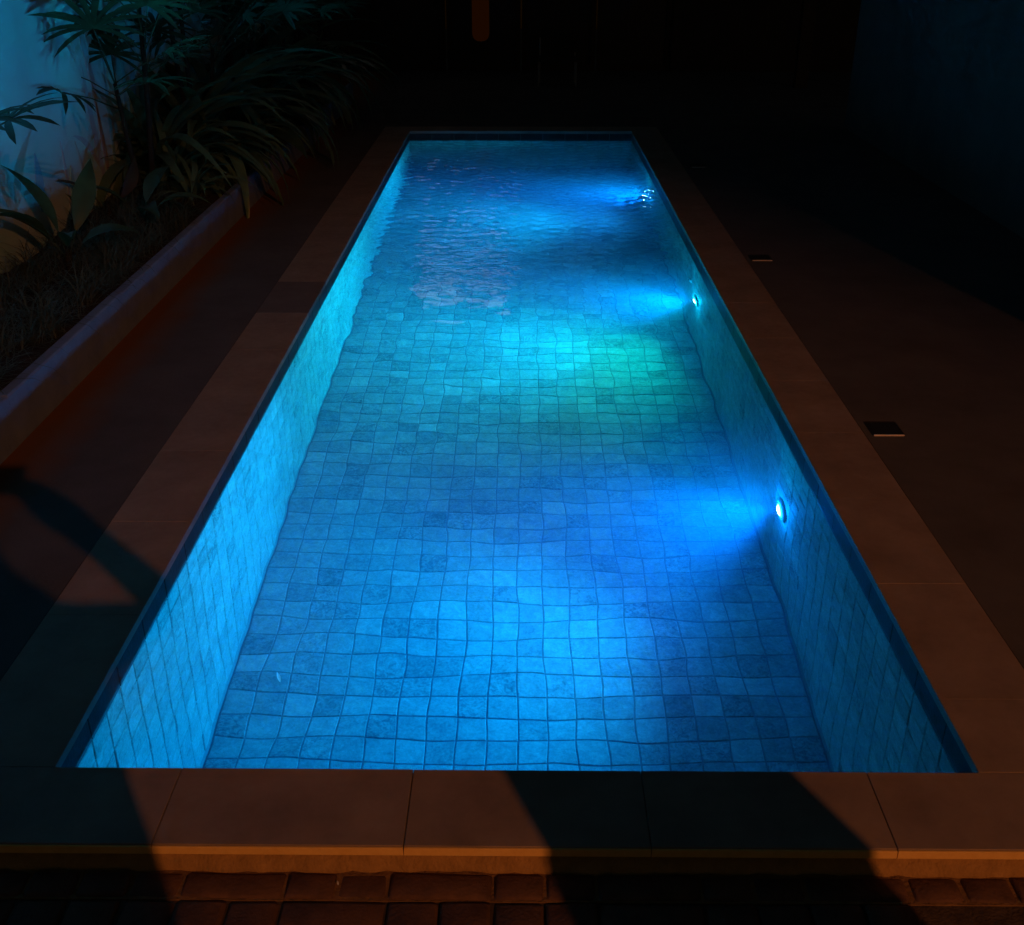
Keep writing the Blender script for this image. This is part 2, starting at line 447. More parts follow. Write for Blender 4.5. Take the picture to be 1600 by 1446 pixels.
for j in range(41):
    y = 1.876 + 0.2*j
    for par, x, R_ in ((wall_l, -PX, ML), (wall_r, PX, MR)):
        inst('waterline_stone', random.choice(BAND), par, Matrix.Translation((x, y, -CT-0.001-BH/2)) @ R_)
for i in range(10):
    for par, y, R_ in ((wall_f, Y1, MF), (wall_n, Y0, MN)):
        inst('waterline_stone', random.choice(BAND), par, Matrix.Translation((-0.9+0.2*i, y, -CT-0.001-BH/2)) @ R_)

# coping: separate slabs, 0.49 m long, with open joints
cop_bed = MB()
def coping(x0, x1, y0, y1, dark=False, skew=0.0):
    gp = 0.0009 if abs(y0-YF) < 0.01 else 0.0005; dz = random.uniform(-0.0006, 0.0006)
    m_ = MB(); m_.bbox(x0+gp, x1-gp, y0+gp, y1-gp, -CT, dz, 0.0012 if abs(y0-YF) < 0.01 else 0.0008)
    if skew:
        m_.v = [(x + skew*(y-y0)*(1 if x > (x0+x1)/2 else 0), y, z) for x, y, z in m_.v]
    o = m_.obj('coping_stone', M_COPING_D if dark else M_COPING, pool)
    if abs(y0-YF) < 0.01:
        e_ = MB(); e_.bbox(x0+gp, x1-gp, YF-0.004, YF+gp-0.0004, -CT+0.001, -0.0025, 0.0008); e_.obj('lit_edge', M_EDGE_LIT, o)  # thin strip added so the coping front looks lamplit
    if dark: o['label'] = 'darker coping stone'
    return o
xs = [-1.245, -0.72, -0.22, 0.27, 0.755, 1.245]
for a, c in zip(xs[:-1], xs[1:]): coping(a, c, YF, Y0 + 0.004, skew=0)
xs = [-1.245, -0.78, -0.29, 0.2, 0.69, 1.245]
for a, c in zip(xs[:-1], xs[1:]): coping(a, c, Y1 - 0.004, Y1 + CW)
def side(x0, x1, first):
    ys = [Y0 + 0.004] + list(np.arange(first, Y1 - 0.05, 0.5)) + [Y1 - 0.004]
    for a, c in zip(ys[:-1], ys[1:]):
        coping(x0, x1, a, c, dark=(x0 < 0 and abs(a - 4.86) < 0.12))
side(-PX-CW, -PX+0.004, 2.36)
side(PX-0.004, PX+CW, 2.03)
# mortar under the coping edge, front and pool side
mb = MB()
mb.box(-PX-CW, PX+CW, YF+0.006, Y0-0.2, -0.30, -CT-0.0005)
mb.box(-6.0, -PX-CW-0.001, YF+0.006, YF+0.3, -0.31, -CT-0.0005)
mb.box(PX+CW+0.001, 6.0, YF+0.006, YF+0.3, -0.31, -CT-0.0005)
mb.obj('mortar_bed', M_MORTAR, pool)
# rough mortar fillet along the step
mf = MB(); n = 260
ring = []
for i in range(n+1):
    x = -3 + 6*i/n
    w = 0.008 + 0.007*rng.random() + 0.002*math.sin(x*9); h = -0.046 + 0.006*rng.random()
    ring.append([(x, YF+0.008, -0.030), (x, YF+0.004-0.3*w, -0.036 - 0.004*rng.random()), (x, YF-w, h-0.008), (x, YF-w-0.004, -0.075), (x, YF+0.008, -0.075)])
vv = [p for r_ in ring for p in r_]; ff = []
for i in range(n):
    for q in range(4): ff.append((i*5+q, i*5+q+1, (i+1)*5+q+1, (i+1)*5+q))
mf.add(vv, ff).obj('mortar_fillet', M_MORTAR, pool, smooth=True)

# ------------------------------------------------------------------ brick paving in front of the step
BZ = -0.055
pv = MB(); pv.box(-6, 6, -14, YF+0.004, BZ-0.3, BZ-0.007)
paving = tag(pv.obj('brick_paving', M_JOINT), kind='structure')
def brick(x0, x1, y0, y1, dz=0.0, tilt=0.6):
    sx, sy = x1-x0, y1-y0
    m_ = MB()
    nseg = 3
    # worn top: a 4 x 3 grid with rounded rim
    gx = [0, 0.08*0.1/sx, 0.5, 1-0.08*0.1/sx, 1]; gy = [0, 0.08*0.1/sy, 1-0.08*0.1/sy, 1]
    v = []; f = []
    for b_, fy in enumerate(gy):
        for a, fx in enumerate(gx):
            e = (a in (0, 4)) + (b_ in (0, 3))
            v.append(((fx-.5)*sx + random.uniform(-1, 1)*0.0018, (fy-.5)*sy + random.uniform(-1, 1)*0.0018, -0.0045*min(e, 1) - 0.003*(e == 2) + random.uniform(-1, 1)*0.0007))
    for b_ in range(3):
        for a in range(4): i = b_*5+a; f.append((i, i+1, i+6, i+5))
    rim = [0,1,2,3,4,9,14,19,18,17,16,15,10,5]
    base = len(v); v += [(v[i][0], v[i][1], -0.03) for i in rim]
    for i in range(len(rim)):
        j = (i+1) % len(rim); f.append((base+i, base+j, rim[j], rim[i]))
    m_.add(v, f)
    me = m_.mesh('brick', M_BRICK)
    me.polygons.foreach_set('use_smooth', [True]*12 + [False]*(len(me.polygons)-12))
    M = Matrix.Translation(((x0+x1)/2, (y0+y1)/2, BZ + dz)) @ Euler((rad(random.gauss(0, tilt)), rad(random.gauss(0, tilt)), rad(random.gauss(0, .5)))).to_matrix().to_4x4()
    return inst('brick', me, paving, M)
mj = MB(); mj.box(-3, 3, 1.4835, YF-0.006, BZ-0.02, BZ-0.0035); mj.obj('joint_mortar', M_JOINTM, paving)
S, L = 0.0955, 0.198
J = 0.006
def run(x_start, pattern, y0, y1):
    x = x_start
    for c in pattern:
        w = S if c == 'S' else L
        brick(x, x+w, y0, y1, random.uniform(-0.002, 0.003)); x += w + J
# first course: cut bricks against the step
run(-0.752 - 4*(S+J), 'SSSS', 1.488, 1.548)
run(-0.752, 'SLSSLSSLSSLSSL', 1.487 , 1.548)
run(-0.755 - 2*(S+J) - (L+J), 'LSS', 1.282, 1.479)
run(-0.752, 'SSS', 1.282, 1.479)
x_l = -0.752 + 3*(S+J)
for dy in (0, 1): brick(x_l, x_l+L, 1.282 + dy*0.1025, 1.376 + dy*0.1025)
run(x_l + L + J, 'SSSS', 1.282, 1.479)
x_l2 = x_l + (L+J) + 4*(S+J)
for dy in (0, 1): brick(x_l2, x_l2+L, 1.282 + dy*0.1025, 1.376 + dy*0.1025)
run(x_l2 + L + J, 'SSSS', 1.282, 1.479)
for r_ in range(3):                         # further courses towards the photographer
    y1_ = 1.274 - r_*0.205
    x = -1.35
    kx = r_
    while x < 1.6:
        if kx % 2:
            for dy in (0, 1): brick(x, x+L, y1_-0.197 + dy*0.1025, y1_-0.103 + dy*0.1025)
        else:
            for dx in (0, 1): brick(x + dx*(S+J), x + dx*(S+J) + S, y1_-0.197, y1_)
        x += L + J + 0.001; kx += 1

# ------------------------------------------------------------------ water: closed body with a rippled surface
def waves(X, Y, specs):
    H = np.zeros_like(X)
    for lam, slope, ang, ph in specs:
        kx, ky = math.cos(ang)*2*math.pi/lam, math.sin(ang)*2*math.pi/lam
        H += slope*lam/(2*math.pi)*math.sqrt(2)*np.sin(kx*X + ky*Y + ph)
    return H
def spectrum(lams, rms, spread=math.pi, mean=math.pi/2):
    n_ = len(lams)
    return [(l, rms/math.sqrt(n_), mean + rng.uniform(-spread, spread), rng.uniform(0, 2*math.pi)) for l in lams]
nx, ny = 280, 1150
gx = np.linspace(-PX-0.006, PX+0.006, nx+1); gy = np.linspace(Y0-0.006, Y1+0.006, ny+1)
X, Y = np.meshgrid(gx, gy)
def sstep(a, b_, x): 
    t_ = np.clip((x-a)/(b_-a), 0, 1); return t_*t_*(3-2*t_)
calm = waves(X, Y, spectrum(list(rng.uniform(0.22, 0.6, 10)), 0.009))
mid = waves(X, Y, spectrum(list(rng.uniform(0.10, 0.26, 14)), 0.030, 1.2))
fine = waves(X, Y, spectrum(list(rng.uniform(0.045, 0.13, 34)), 0.066, 1.1))
micro = waves(X, Y, spectrum(list(rng.uniform(0.030, 0.05, 20)), 0.040, 1.3))
gust = 0.5 + 0.5*np.sin(X*2.3 + 0.7*Y + 1.0)*np.sin(1.9*Y + 0.8*X)
Z = calm + mid*(0.17 + 0.42*sstep(4.0, 7.4, Y)) + fine*(0.02 + sstep(5.2, 8.3, Y + 0.5*gust)*(0.75 + 0.4*gust)) + micro*sstep(4.9, 7.2, Y + 0.6*gust)*gust
Z += (fine + micro)*1.1*np.exp(-((X-0.75)/0.35)**2 - ((Y-7.75)/0.45)**2)
Z = np.clip(Z, -0.02, 0.02) - WL
ntop = (nx+1)*(ny+1)
verts = np.stack([X.ravel(), Y.ravel(), Z.ravel()], 1)
idx = np.arange(ntop).reshape(ny+1, nx+1)
faces = np.stack([idx[:-1,:-1].ravel(), idx[:-1,1:].ravel(), idx[1:,1:].ravel(), idx[1:,:-1].ravel()], 1).tolist()
rim = list(idx[0,:]) + list(idx[1:,-1]) + list(idx[-1,-2::-1]) + list(idx[-2:0:-1,0])
low = verts[rim].copy(); low[:,2] = -DEP-0.006
verts = np.concatenate([verts, low])
nr = len(rim)
for i in range(nr):
    j = (i+1) % nr; faces.append((ntop+i, ntop+j, rim[j], rim[i]))
faces.append(tuple(ntop+i for i in range(nr-1, -1, -1)))
me = bpy.data.meshes.new('water'); me.from_pydata(verts.tolist(), [], faces); me.update()
sm = [True]*(nx*ny) + [False]*(len(faces)-nx*ny); me.polygons.foreach_set('use_smooth', sm)
me.materials.append(M_WATER)
water = tag(put(bpy.data.objects.new('water', me)), kind='structure')
water.cycles.is_caustics_caster = True

# ------------------------------------------------------------------ underwater lamps
def spot(name, loc, target, watts, color, size, blend, parent, radius=0.03, caustic=False):
    ld = bpy.data.lights.new(name, 'SPOT'); ld.energy = watts; ld.color = color; ld.spot_size = rad(size); ld.spot_blend = blend; ld.shadow_soft_size = radius
    o = bpy.data.objects.new(name, ld)
    d = (Vector(target) - Vector(loc)).normalized()
    M = Matrix.Translation(Vector(loc)) @ d.to_track_quat('-Z', 'Y').to_matrix().to_4x4()
    put(o, parent, M)
    ld.cycles.is_caustics_light = caustic
    return o

def lens_material(col, power=26.0):
    """LED lens: white-hot in the middle, coloured towards the rim"""
    m, t, out = new_mat('lens_glow')
    tc = N(t, 'ShaderNodeTexCoord'); sx = N(t, 'ShaderNodeSeparateXYZ'); t.links.new(tc.outputs['Object'], sx.inputs[0])
    cb = N(t, 'ShaderNodeCombineXYZ'); t.links.new(sx.outputs['X'], cb.inputs['X']); t.links.new(sx.outputs['Y'], cb.inputs['Y'])
    ln = N(t, 'ShaderNodeVectorMath', operation='LENGTH'); t.links.new(cb.outputs[0], ln.inputs[0])
    mr = N(t, 'ShaderNodeMapRange'); mr.inputs['From Min'].default_value = 0.0; mr.inputs['From Max'].default_value = 0.0435
    t.links.new(ln.outputs['Value'], mr.inputs['Value'])
    r = ramp(t, [(0.0, (1, 1, 1)), (0.45, (0.55, 0.95, 1.0)), (0.8, col), (1.0, tuple(c*0.5 for c in col))]); t.links.new(mr.outputs[0], r.inputs[0])
    st = N(t, 'ShaderNodeMapRange'); st.inputs['To Min'].default_value = power; st.inputs['To Max'].default_value = 0.03*power
    pw = N(t, 'ShaderNodeMath', operation='POWER'); pw.inputs[1].default_value = 0.55; t.links.new(mr.outputs[0], pw.inputs[0]); t.links.new(pw.outputs[0], st.inputs['Value'])
    e = N(t, 'ShaderNodeEmission'); t.links.new(r.outputs[0], e.inputs[0]); t.links.new(st.outputs[0], e.inputs[1])
    t.links.new(e.outputs[0], out.inputs['Surface'])
    return m

def pool_lamp(y, z, label, beams, halo, halo_col, glow):
    e = empty('underwater_lamp', (PX, y, z), label, 'pool lamp', 'lamps set in the pool wall')
    R = Matrix.Translation((PX, y, z)) @ MR            # local z points into the pool
    MB().lathe([(0.062,-0.004),(0.062,0.006),(0.057,0.011),(0.046,0.013),(0.044,0.009)], 28).obj('rim', M_WHITEPL, e, True, R)
    MB().lathe([(0.0435,0.004),(0.0435,0.009),(0.036,0.014),(0.022,0.018),(0.004,0.0195)], 24).obj('lens', lens_material(*glow), e, True, R)
    for i, (dz, dx, w, c, size, blend) in enumerate(beams):
        spot('beam', (PX-0.055, y, z), (PX-0.055-1.0, y+dx, z+dz), w, c, size, blend, e, caustic=True)
    pd = bpy.data.lights.new('halo', 'POINT'); pd.energy = halo; pd.color = halo_col; pd.shadow_soft_size = 0.0
    put(bpy.data.objects.new('halo', pd), e, Matrix.Translation((PX-0.045, y, z)))
    return e
BL = (0.0, 0.19, 1.0); CY = (0.0, 0.31, 1.0); TEAL = (0.0, 0.40, 1.0); GR = (0.0, 0.70, 0.68)
pool_lamp(3.57, -0.635, 'nearest of the three round underwater lamps, glowing blue',
          [(0.0, -0.36, 560, CY, 106, 1.0), (-0.36, -0.35, 36, BL, 118, 1.0), (1.02, 0, 190, (0.0, 0.42, 1.0), 122, 1.0)], 4.6, (0.0, 0.22, 1.0), ((0.04, 0.75, 1.0), 26))
pool_lamp(5.85, -0.62, 'middle of the three round underwater lamps, glowing greenish',
          [(0.0, -0.14, 480, (0.0, 0.40, 1.0), 106, 1.0), (-0.18, -0.36, 150, GR, 150, 1.0), (1.02, 0.1, 210, (0.0, 0.55, 1.0), 122, 1.0)], 5.0, (0.0, 0.55, 1.0), ((0.04, 1.0, 0.65), 26))
pool_lamp(8.40, -0.63, 'farthest of the three underwater lamps, its glow broken up by ripples',
          [(0.0, -0.20, 430, (0.0, 0.37, 1.0), 106, 1.0), (-0.45, -0.25, 88, (0.0, 0.25, 1.0), 125, 1.0), (1.0, 0.15, 280, (0.0, 0.50, 1.0), 122, 1.0)], 6.0, (0.0, 0.25, 1.0), ((0.10, 0.80, 1.0), 110))

# return nozzle in the same wall
e = empty('return_nozzle', (PX, 6.09, -0.48), 'small round inlet fitting in the pool wall beyond the greenish lamp', 'pool inlet')
R = Matrix.Translation((PX, 6.09, -0.48)) @ MR
MB().lathe([(0.034,-0.002),(0.034,0.006),(0.028,0.012),(0.018,0.012),(0.016,0.004)], 20).obj('flange', M_WHITEPL, e, True, R)
MB().lathe([(0.015,0.003),(0.015,0.012),(0.010,0.014),(0.006,0.008)], 16).obj('eyeball', M_BLACKPL, e, True, R)

# ------------------------------------------------------------------ junction boxes in the deck
def box_lid(y, x, label):
    e = empty('deck_junction_box', (x, y, 0), label, 'junction box', 'small square boxes let into the deck')
    a, d = 0.054, 0.058
    m_ = MB(); m_.box(x-a, x+a, y-d, y+d, -0.0032, -0.0022); m_.obj('recess', M_LID, e)
    m_ = MB(); m_.bbox(x-a+0.006, x+a-0.006, y-d+0.006, y+d-0.006, -0.0022, -0.0008, 0.0005); m_.obj('lid', M_LID, e)
    m_ = MB()
    m_.box(x-a, x+a, y-d-0.004, y-d-0.0002, -0.0032, 0.002); m_.obj('near_edge_lit', M_LIDEDGE_LIT, e)  # pale bar painted as the lamplit lip
    m_ = MB()
    m_.box(x-a, x+a, y+d+0.0002, y+d+0.004, -0.0032, -0.0004); m_.box(x-a-0.004, x-a-0.0002, y-d, y+d, -0.0032, -0.0004); m_.box(x+a+0.0002, x+a+0.004, y-d, y+d, -0.0032, -0.0004)
    m_.obj('frame', M_LID, e)
box_lid(3.567, 1.33, 'nearest small square box in the deck right of the pool')
box_lid(5.838, 1.33, 'middle small square box in the deck right of the pool')
box_lid(8.417, 1.362, 'farthest small square box in the deck right of the pool')

# ------------------------------------------------------------------ planter: kerb, soil, walls
KX = -1.755; KH = 0.185
ke = empty('planter_kerb', (KX-0.06, 6, 0), 'low pale kerb between the plant bed and the deck', 'kerb')
ky = list(np.arange(1.0, 11.8, 1.2))
for a, c in zip(ky[:-1], ky[1:]):
    m_ = MB(); m_.bbox(KX-0.05, KX, a+0.0006, c-0.0006, -0.02, KH + random.uniform(-.002, .002), 0.006); m_.obj('kerb_block', M_KERB, ke)
# soil as a lumpy sheet
m_ = MB(); sx_, sy_ = 16, 160
xs = np.linspace(-2.52, KX-0.045, sx_+1); ys = np.linspace(1.0, 11.6, sy_+1)
v = [(x, y, 0.145 + 0.02*math.sin(7*y + 3*x)*math.sin(9*x) + random.uniform(-.008, .008) + 0.02*math.sin(2.1*y)) for y in ys for x in xs]
f = [(j*(sx_+1)+i, j*(sx_+1)+i+1, (j+1)*(sx_+1)+i+1, (j+1)*(sx_+1)+i) for j in range(sy_) for i in range(sx_)]
tag(m_.add(v, f).obj('soil', M_SOIL, smooth=True), kind='structure')
m_ = MB(); m_.box(-2.6, KX-0.05, 1.0, 11.6, -0.02, 0.10); tag(m_.obj('soil_bed', M_SOIL), kind='structure')

WXL = -2.5
gw = empty('garden_wall', (WXL, 6, 0), 'pale garden wall with a washed-out leaf mural behind the plants', 'wall')
m_ = MB(); m_.box(WXL-0.15, WXL, 1.0, 12.0, 0.0, 2.4); m_.obj('wall_face', M_MURAL, gw)
m_ = MB(); m_.bbox(WXL-0.19, WXL+0.04, 0.98, 12.02, 2.4, 2.46, 0.01); m_.obj('wall_cap', M_KERB, gw)
# painted leaves: flat paint, a couple of millimetres thick
def painted_leaf(y, z, length, width, ang, bend, paint, dx):
    m_ = MB(); n = 12; v = []; f = []
    py, pz = y, z; a = ang
    for i in range(n+1):
        s = i/n; w = width*math.sin(math.pi*min(1, s*0.94+0.06))**0.8*(1-0.35*s)
        if i: py += math.cos(a)*length/n; pz += math.sin(a)*length/n; a += bend/n
        ny_, nz_ = -math.sin(a), math.cos(a)
        for sg in (-1, 1):
            v.append((WXL+dx, py + sg*ny_*w/2, pz + sg*nz_*w/2))
    for i in range(n): f.append((i*2, i*2+2, i*2+3, i*2+1))
    q = len(v); v += [(WXL+0.0005, p[1], p[2]) for p in v]
    for i in range(n):
        f += [(q+i*2, i*2, i*2+2, q+i*2+2)[::-1], (q+i*2+1, q+i*2+3, i*2+3, i*2+1)[::-1]]
    m_.add(v, f).obj('painted_leaf', PAINT[paint], gw)
for i, (y, z, l, w, a, be, p) in enumerate([
    (6.55, 0.22, 0.75, 0.085, 1.75, -0.15, 0), (6.62, 0.22, 0.55, 0.07, 1.60, 0.1, 1), (6.50, 0.35, 0.42, 0.05, 2.1, 0.9, 0),
    (6.75, 0.2, 0.85, 0.06, 1.55, -0.2, 2), (6.25, 0.15, 0.42, 0.045, 1.5, 0.5, 4), (5.95, 0.15, 0.45, 0.04, 1.3, 0.4, 0),
    (5.6, 0.3, 0.30, 0.11, 1.2, 0.5, 3), (7.2, 0.3, 0.8, 0.12, 1.5, -0.4, 3), (7.5, 0.35, 0.9, 0.08, 1.7, 0.3, 0), (7.05, 0.6, 0.5, 0.06, 1.2, 0.3, 2),
    (7.9, 0.3, 0.9, 0.14, 1.5, 0.3, 2), (8.4, 0.35, 0.8, 0.1, 1.4, 0.2, 3), (6.62, 0.75, 0.55, 0.08, 1.9, -0.3, 0), (6.05, 0.12, 0.33, 0.10, 1.7, -0.4, 2)]):
    painted_leaf(y, z, l, w, a, be, p, 0.0015 + 0.0004*i)

# right-hand boundary wall
WXR = 2.96
rw = empty('boundary_wall', (WXR, 6, 0), 'tall plain rendered wall on the right side of the deck', 'wall')
m_ = MB(); m_.box(WXR, WXR+0.2, 2.1, 10.2, -0.01, 3.3); m_.obj('wall_face', M_WALL_R, rw)
m_ = MB(); m_.box(WXR+0.002, WXR+0.198, 2.102, 10.198, 3.3, 3.36); m_.obj('wall_cap', M_KERB, rw)

# ------------------------------------------------------------------ dark house at the far end
h = empty('house', (0, 14.5, 0), 'dark house with a veranda beyond the far end of the pool', 'house')
m_ = MB(); m_.box(-6, -2.2, 14.5, 14.8, 0, 4.6); m_.box(-2.2, 6, 14.5, 14.8, 2.35, 2.42)
m_.box(-2.2, -1.9, 14.5, 14.8, 0, 2.35); m_.box(1.9, 6, 14.5, 14.8, 0, 2.35)
m_.box(-2.2, -1.45, 14.5, 14.8, 2.42, 4.6); m_.box(-0.12, 6, 14.5, 14.8, 2.42, 4.6)
m_.box(-1.45, -0.12, 14.5, 14.8, 3.22, 4.6); m_.box(-1.45, -0.12, 14.5, 14.8, 2.42, 2.44)
m_.obj('wall', M_HOUSE, h)
m_ = MB(); m_.box(-6.3, 6.3, 14.2, 15.4, 4.6, 4.75); m_.obj('roof', M_ROOF, h)
for x0 in (-1.9, -0.95, 0.0, 0.95):
    m_ = MB()
    m_.box(x0+0.01, x0+0.07, 14.56, 14.64, 0, 2.34); m_.box(x0+0.88, x0+0.94, 14.56, 14.64, 0, 2.34)
    m_.box(x0+0.07, x0+0.88, 14.56, 14.64, 0, 0.08); m_.box(x0+0.07, x0+0.88, 14.56, 14.64, 2.26, 2.34)
    d_ = m_.obj('door', M_TIMBER, h)
    MB().box(x0+0.07, x0+0.88, 14.59, 14.61, 0.08, 2.26).obj('pane', M_BLACKPL, d_)
wn = MB()
wn.box(-1.45, -1.40, 14.52, 14.6, 2.44, 3.22); wn.box(-0.17, -0.12, 14.52, 14.6, 2.44, 3.22)
wn.box(-1.40, -0.17, 14.52, 14.6, 2.44, 2.49); wn.box(-1.40, -0.17, 14.52, 14.6, 3.17, 3.22); wn.box(-0.81, -0.76, 14.53, 14.6, 2.49, 3.17)
wo_ = wn.obj('window', M_TIMBER, h); wo_['label'] = 'lit upper window that shows as a pale reflection on the water'
for a, c in ((-1.40, -0.81), (-0.76, -0.17)):
    MB().box(a, c, 14.555, 14.565, 2.49, 3.17).obj('pane', emission('lit_window', (1.0, 0.80, 0.72), 0.32), wo_)
# hanging bag, its lamplit orange put in as glow
hb = empty('hanging_bag', (-0.455, 13, 0.49), 'dim orange cylinder with a rounded bottom hanging in the dark background', 'bag')
R = Matrix.Translation((-0.455, 13, 0.49))
MB().lathe([(0.01,0.0),(0.045,0.006),(0.075,0.025),(0.092,0.055),(0.097,0.09),(0.097,0.4),(0.099,0.41),(0.097,0.42),(0.097,0.8),(0.097,1.15),(0.09,1.19),(0.07,1.21)], 28).obj('bag_body', emission('bag_glow', (1.0, 0.24, 0.02), 0.0085), hb, True, R)  # no lamp: glow added where the street light falls short
MB().tube([(-0.455,13,1.69),(-0.455,13,2.45)], [0.008,0.008], 6).obj('cord', M_BLACKPL, hb)
pg = empty('veranda_beam', (-0.4, 13, 2.4), 'dark timber beam on posts in front of the house', 'beam')
MB().box(-3.2, 3.4, 12.93, 13.07, 2.45, 2.62).obj('beam', M_TIMBER, pg)
for x in (-3.0, 3.2): MB().box(x-0.07, x+0.07, 12.935, 13.065, 0, 2.45).obj('post', M_TIMBER, pg)
# small chair in the dark
ch = empty('patio_chair', (0.45, 13.2, 0), 'small dark chair with thin legs barely visible behind the pool', 'chair')
MB().bbox(0.2, 0.64, 13.0, 13.4, 0.27, 0.30, 0.008).obj('seat', M_TIMBER, ch)
MB().bbox(0.34, 0.66, 13.37, 13.40, 0.34, 0.56, 0.008).obj('backrest', M_TIMBER, ch)
for x, y in ((0.2, 13.02), (0.63, 13.02), (0.22, 13.385), (0.63, 13.385)):
    MB().tube([(x, y, 0), (x, y, 0.29 if y < 13.2 else 0.5)], [0.009, 0.009], 8).obj('leg', M_METAL, ch)

# ------------------------------------------------------------------ plants
def blade(n, length, width, lift, droop, fold=0.25, tip=0.9, base=0.35, peak=0.4):
    """leaf along +X from the origin: rises at angle lift, bends down by droop; V cross-section"""
    v = []; f = []
    p = Vector((0, 0, 0)); a = lift
    for i in range(n+1):
        s = i/n
        if s < peak: w = base + (1-base)*math.sin(math.pi/2*s/peak)
        else: w = math.cos(math.pi/2*((s-peak)/(1-peak))**tip)
        w = max(w, 0.02)*width/2
        if i: p = p + Vector((math.cos(a), 0, math.sin(a)))*length/n; a -= droop/n
        up = Vector((-math.sin(a), 0, math.cos(a)))
        v += [tuple(p + Vector((0, -w, 0)) + up*fold*w), tuple(p), tuple(p + Vector((0, w, 0)) + up*fold*w)]
    for i in range(n):
        f += [(i*3, i*3+3, i*3+4, i*3+1), (i*3+1, i*3+4, i*3+5, i*3+2)]
    return v, f

def petioled(n, length, width, lift, droop, stalk, **kw):
    """stalk then blade"""
    m_ = MB()
    q = Vector((math.cos(lift), 0, math.sin(lift)))*stalk
    m_.tube([(0,0,0), tuple(q*0.5), tuple(q*1.02)], [0.006, 0.005, 0.004], 5)
    v, f = blade(n, length, width, lift - 0.1, droop, **kw)
    m_.add([(x+q.x, y, z+q.z) for x, y, z in v], f)
    return m_

STRAP_V = []
for i in range(6):
    v, f = blade(9, 1.0, 0.065 + 0.016*(i % 3), 1.25 - 0.1*i, 1.5 + 0.22*i, fold=0.35)
    STRAP_V.append(MB().add(v, f).mesh('strap_leaf_%d' % i, M_STRAP, True))
BROAD_V = []; BRONZE_V = []
for i in range(4):
    m_ = petioled(9, 1.0, 0.26 + 0.03*i, 1.15 - 0.12*i, 0.7 + 0.35*i, 0.35, fold=0.3, base=0.12, peak=0.42, tip=0.8)
    BROAD_V.append(m_.mesh('broad_leaf_%d' % i, M_BROAD, True)); BRONZE_V.append(m_.mesh('bronze_leaf_%d' % i, M_BRONZE, True))

def fan_mesh(name, nseg, R_, spread, seed):
    """palmate leaf: petiole along +X, finger-like segments radiating at its end"""
    r = random.Random(seed)
    m_ = MB(); stalk = 0.55
    m_.tube([(0,0,0),(stalk*0.5,0,0.03),(stalk,0,0.02)], [0.006,0.005,0.005], 5)
    for i in range(nseg):
        az = -spread + 2*spread*i/(nseg-1) + r.uniform(-.06, .06)
        L_ = R_*(0.75 + 0.25*math.cos(az*0.8))*r.uniform(0.85, 1.08)
        v, f = blade(5, L_, 0.042*r.uniform(.8, 1.15), 0.12 + r.uniform(-.1, .1), 0.55 + r.uniform(-.1, .35), fold=0.3, base=0.35, peak=0.5, tip=1.6)
        c, s = math.cos(az), math.sin(az)
        m_.add([(stalk + x*c - y*s, x*s + y*c, z + 0.02) for x, y, z in v], f)
    return m_.mesh(name, M_PALM, True)
FAN_V = [fan_mesh('fan_leaf_%d' % i, 11 + i, 0.42, 1.75 + 0.15*i, i) for i in range(4)]

def orient(loc, az, pitch=0.0, roll=0.0, s=1.0):
    return Matrix.Translation(Vector(loc)) @ Euler((roll, pitch, az)).to_matrix().to_4x4() @ Matrix.Scale(s, 4)

def strap_plant(x, y, n, size, label, lean=0.0, spread=math.pi, z=0.14, mats=None, droopier=0):
    e = empty('strap_leaf_plant', (x, y, z), label, 'plant', 'strap-leaved plants in the bed')
    MB().tube([(x,y,z-0.05),(x+0.01,y,z+0.12*size),(x,y,z+0.2*size)], [0.03,0.025,0.012], 8).obj('stem', M_STEM, e, True)
    for i in range(n):
        az = lean + spread*(2*i/n - 1) + random.uniform(-.25, .25)
        v_ = random.choice(STRAP_V[droopier:])
        inst('leaf', v_, e, orient((x, y, z + 0.18*size*i/n), az, random.uniform(-.2, .15), random.uniform(-.3, .3), size*random.uniform(.75, 1.15)))
    return e

def broad_plant(x, y, leaves, label, mats=BROAD_V, z=0.14, name='broad_leaf_plant'):
    e = empty(name, (x, y, z), label, 'plant', 'broad-leaved plants in the bed')
    MB().tube([(x,y,z-0.05),(x,y,z+0.06),(x,y+0.005,z+0.12)], [0.022,0.018,0.008], 8).obj('stem', M_STEM, e, True)
    for (az, v_, s, pitch, roll) in leaves:
        inst('leaf', mats[v_], e, orient((x, y, z + 0.05), az, pitch, roll, s))
    return e

def fan_palm(x, y, label, canes, z=0.14):
    e = empty('fan_palm', (x, y, z), label, 'palm', 'fan palms in the bed')
    for (dx, dy, hgt, fans) in canes:
        top = Vector((x+dx, y+dy, z+hgt))
        MB().tube([(x+dx*0.2, y+dy*0.2, z-0.05), (x+dx*0.7, y+dy*0.7, z+hgt*0.5), tuple(top)], [0.018, 0.016, 0.012], 8).obj('cane', M_STEM, e, True)
        for i in range(fans):
            az = 2*math.pi*i/fans + random.uniform(-.4, .4)
            hh = top - Vector((0, 0, 0.10*(i % 3)*min(1, hgt)))
            inst('fan_leaf', FAN_V[i % 4], e, orient(hh, az, -random.uniform(0.2, 0.9), random.uniform(-.3, .3), random.uniform(.6, .85)))
    return e

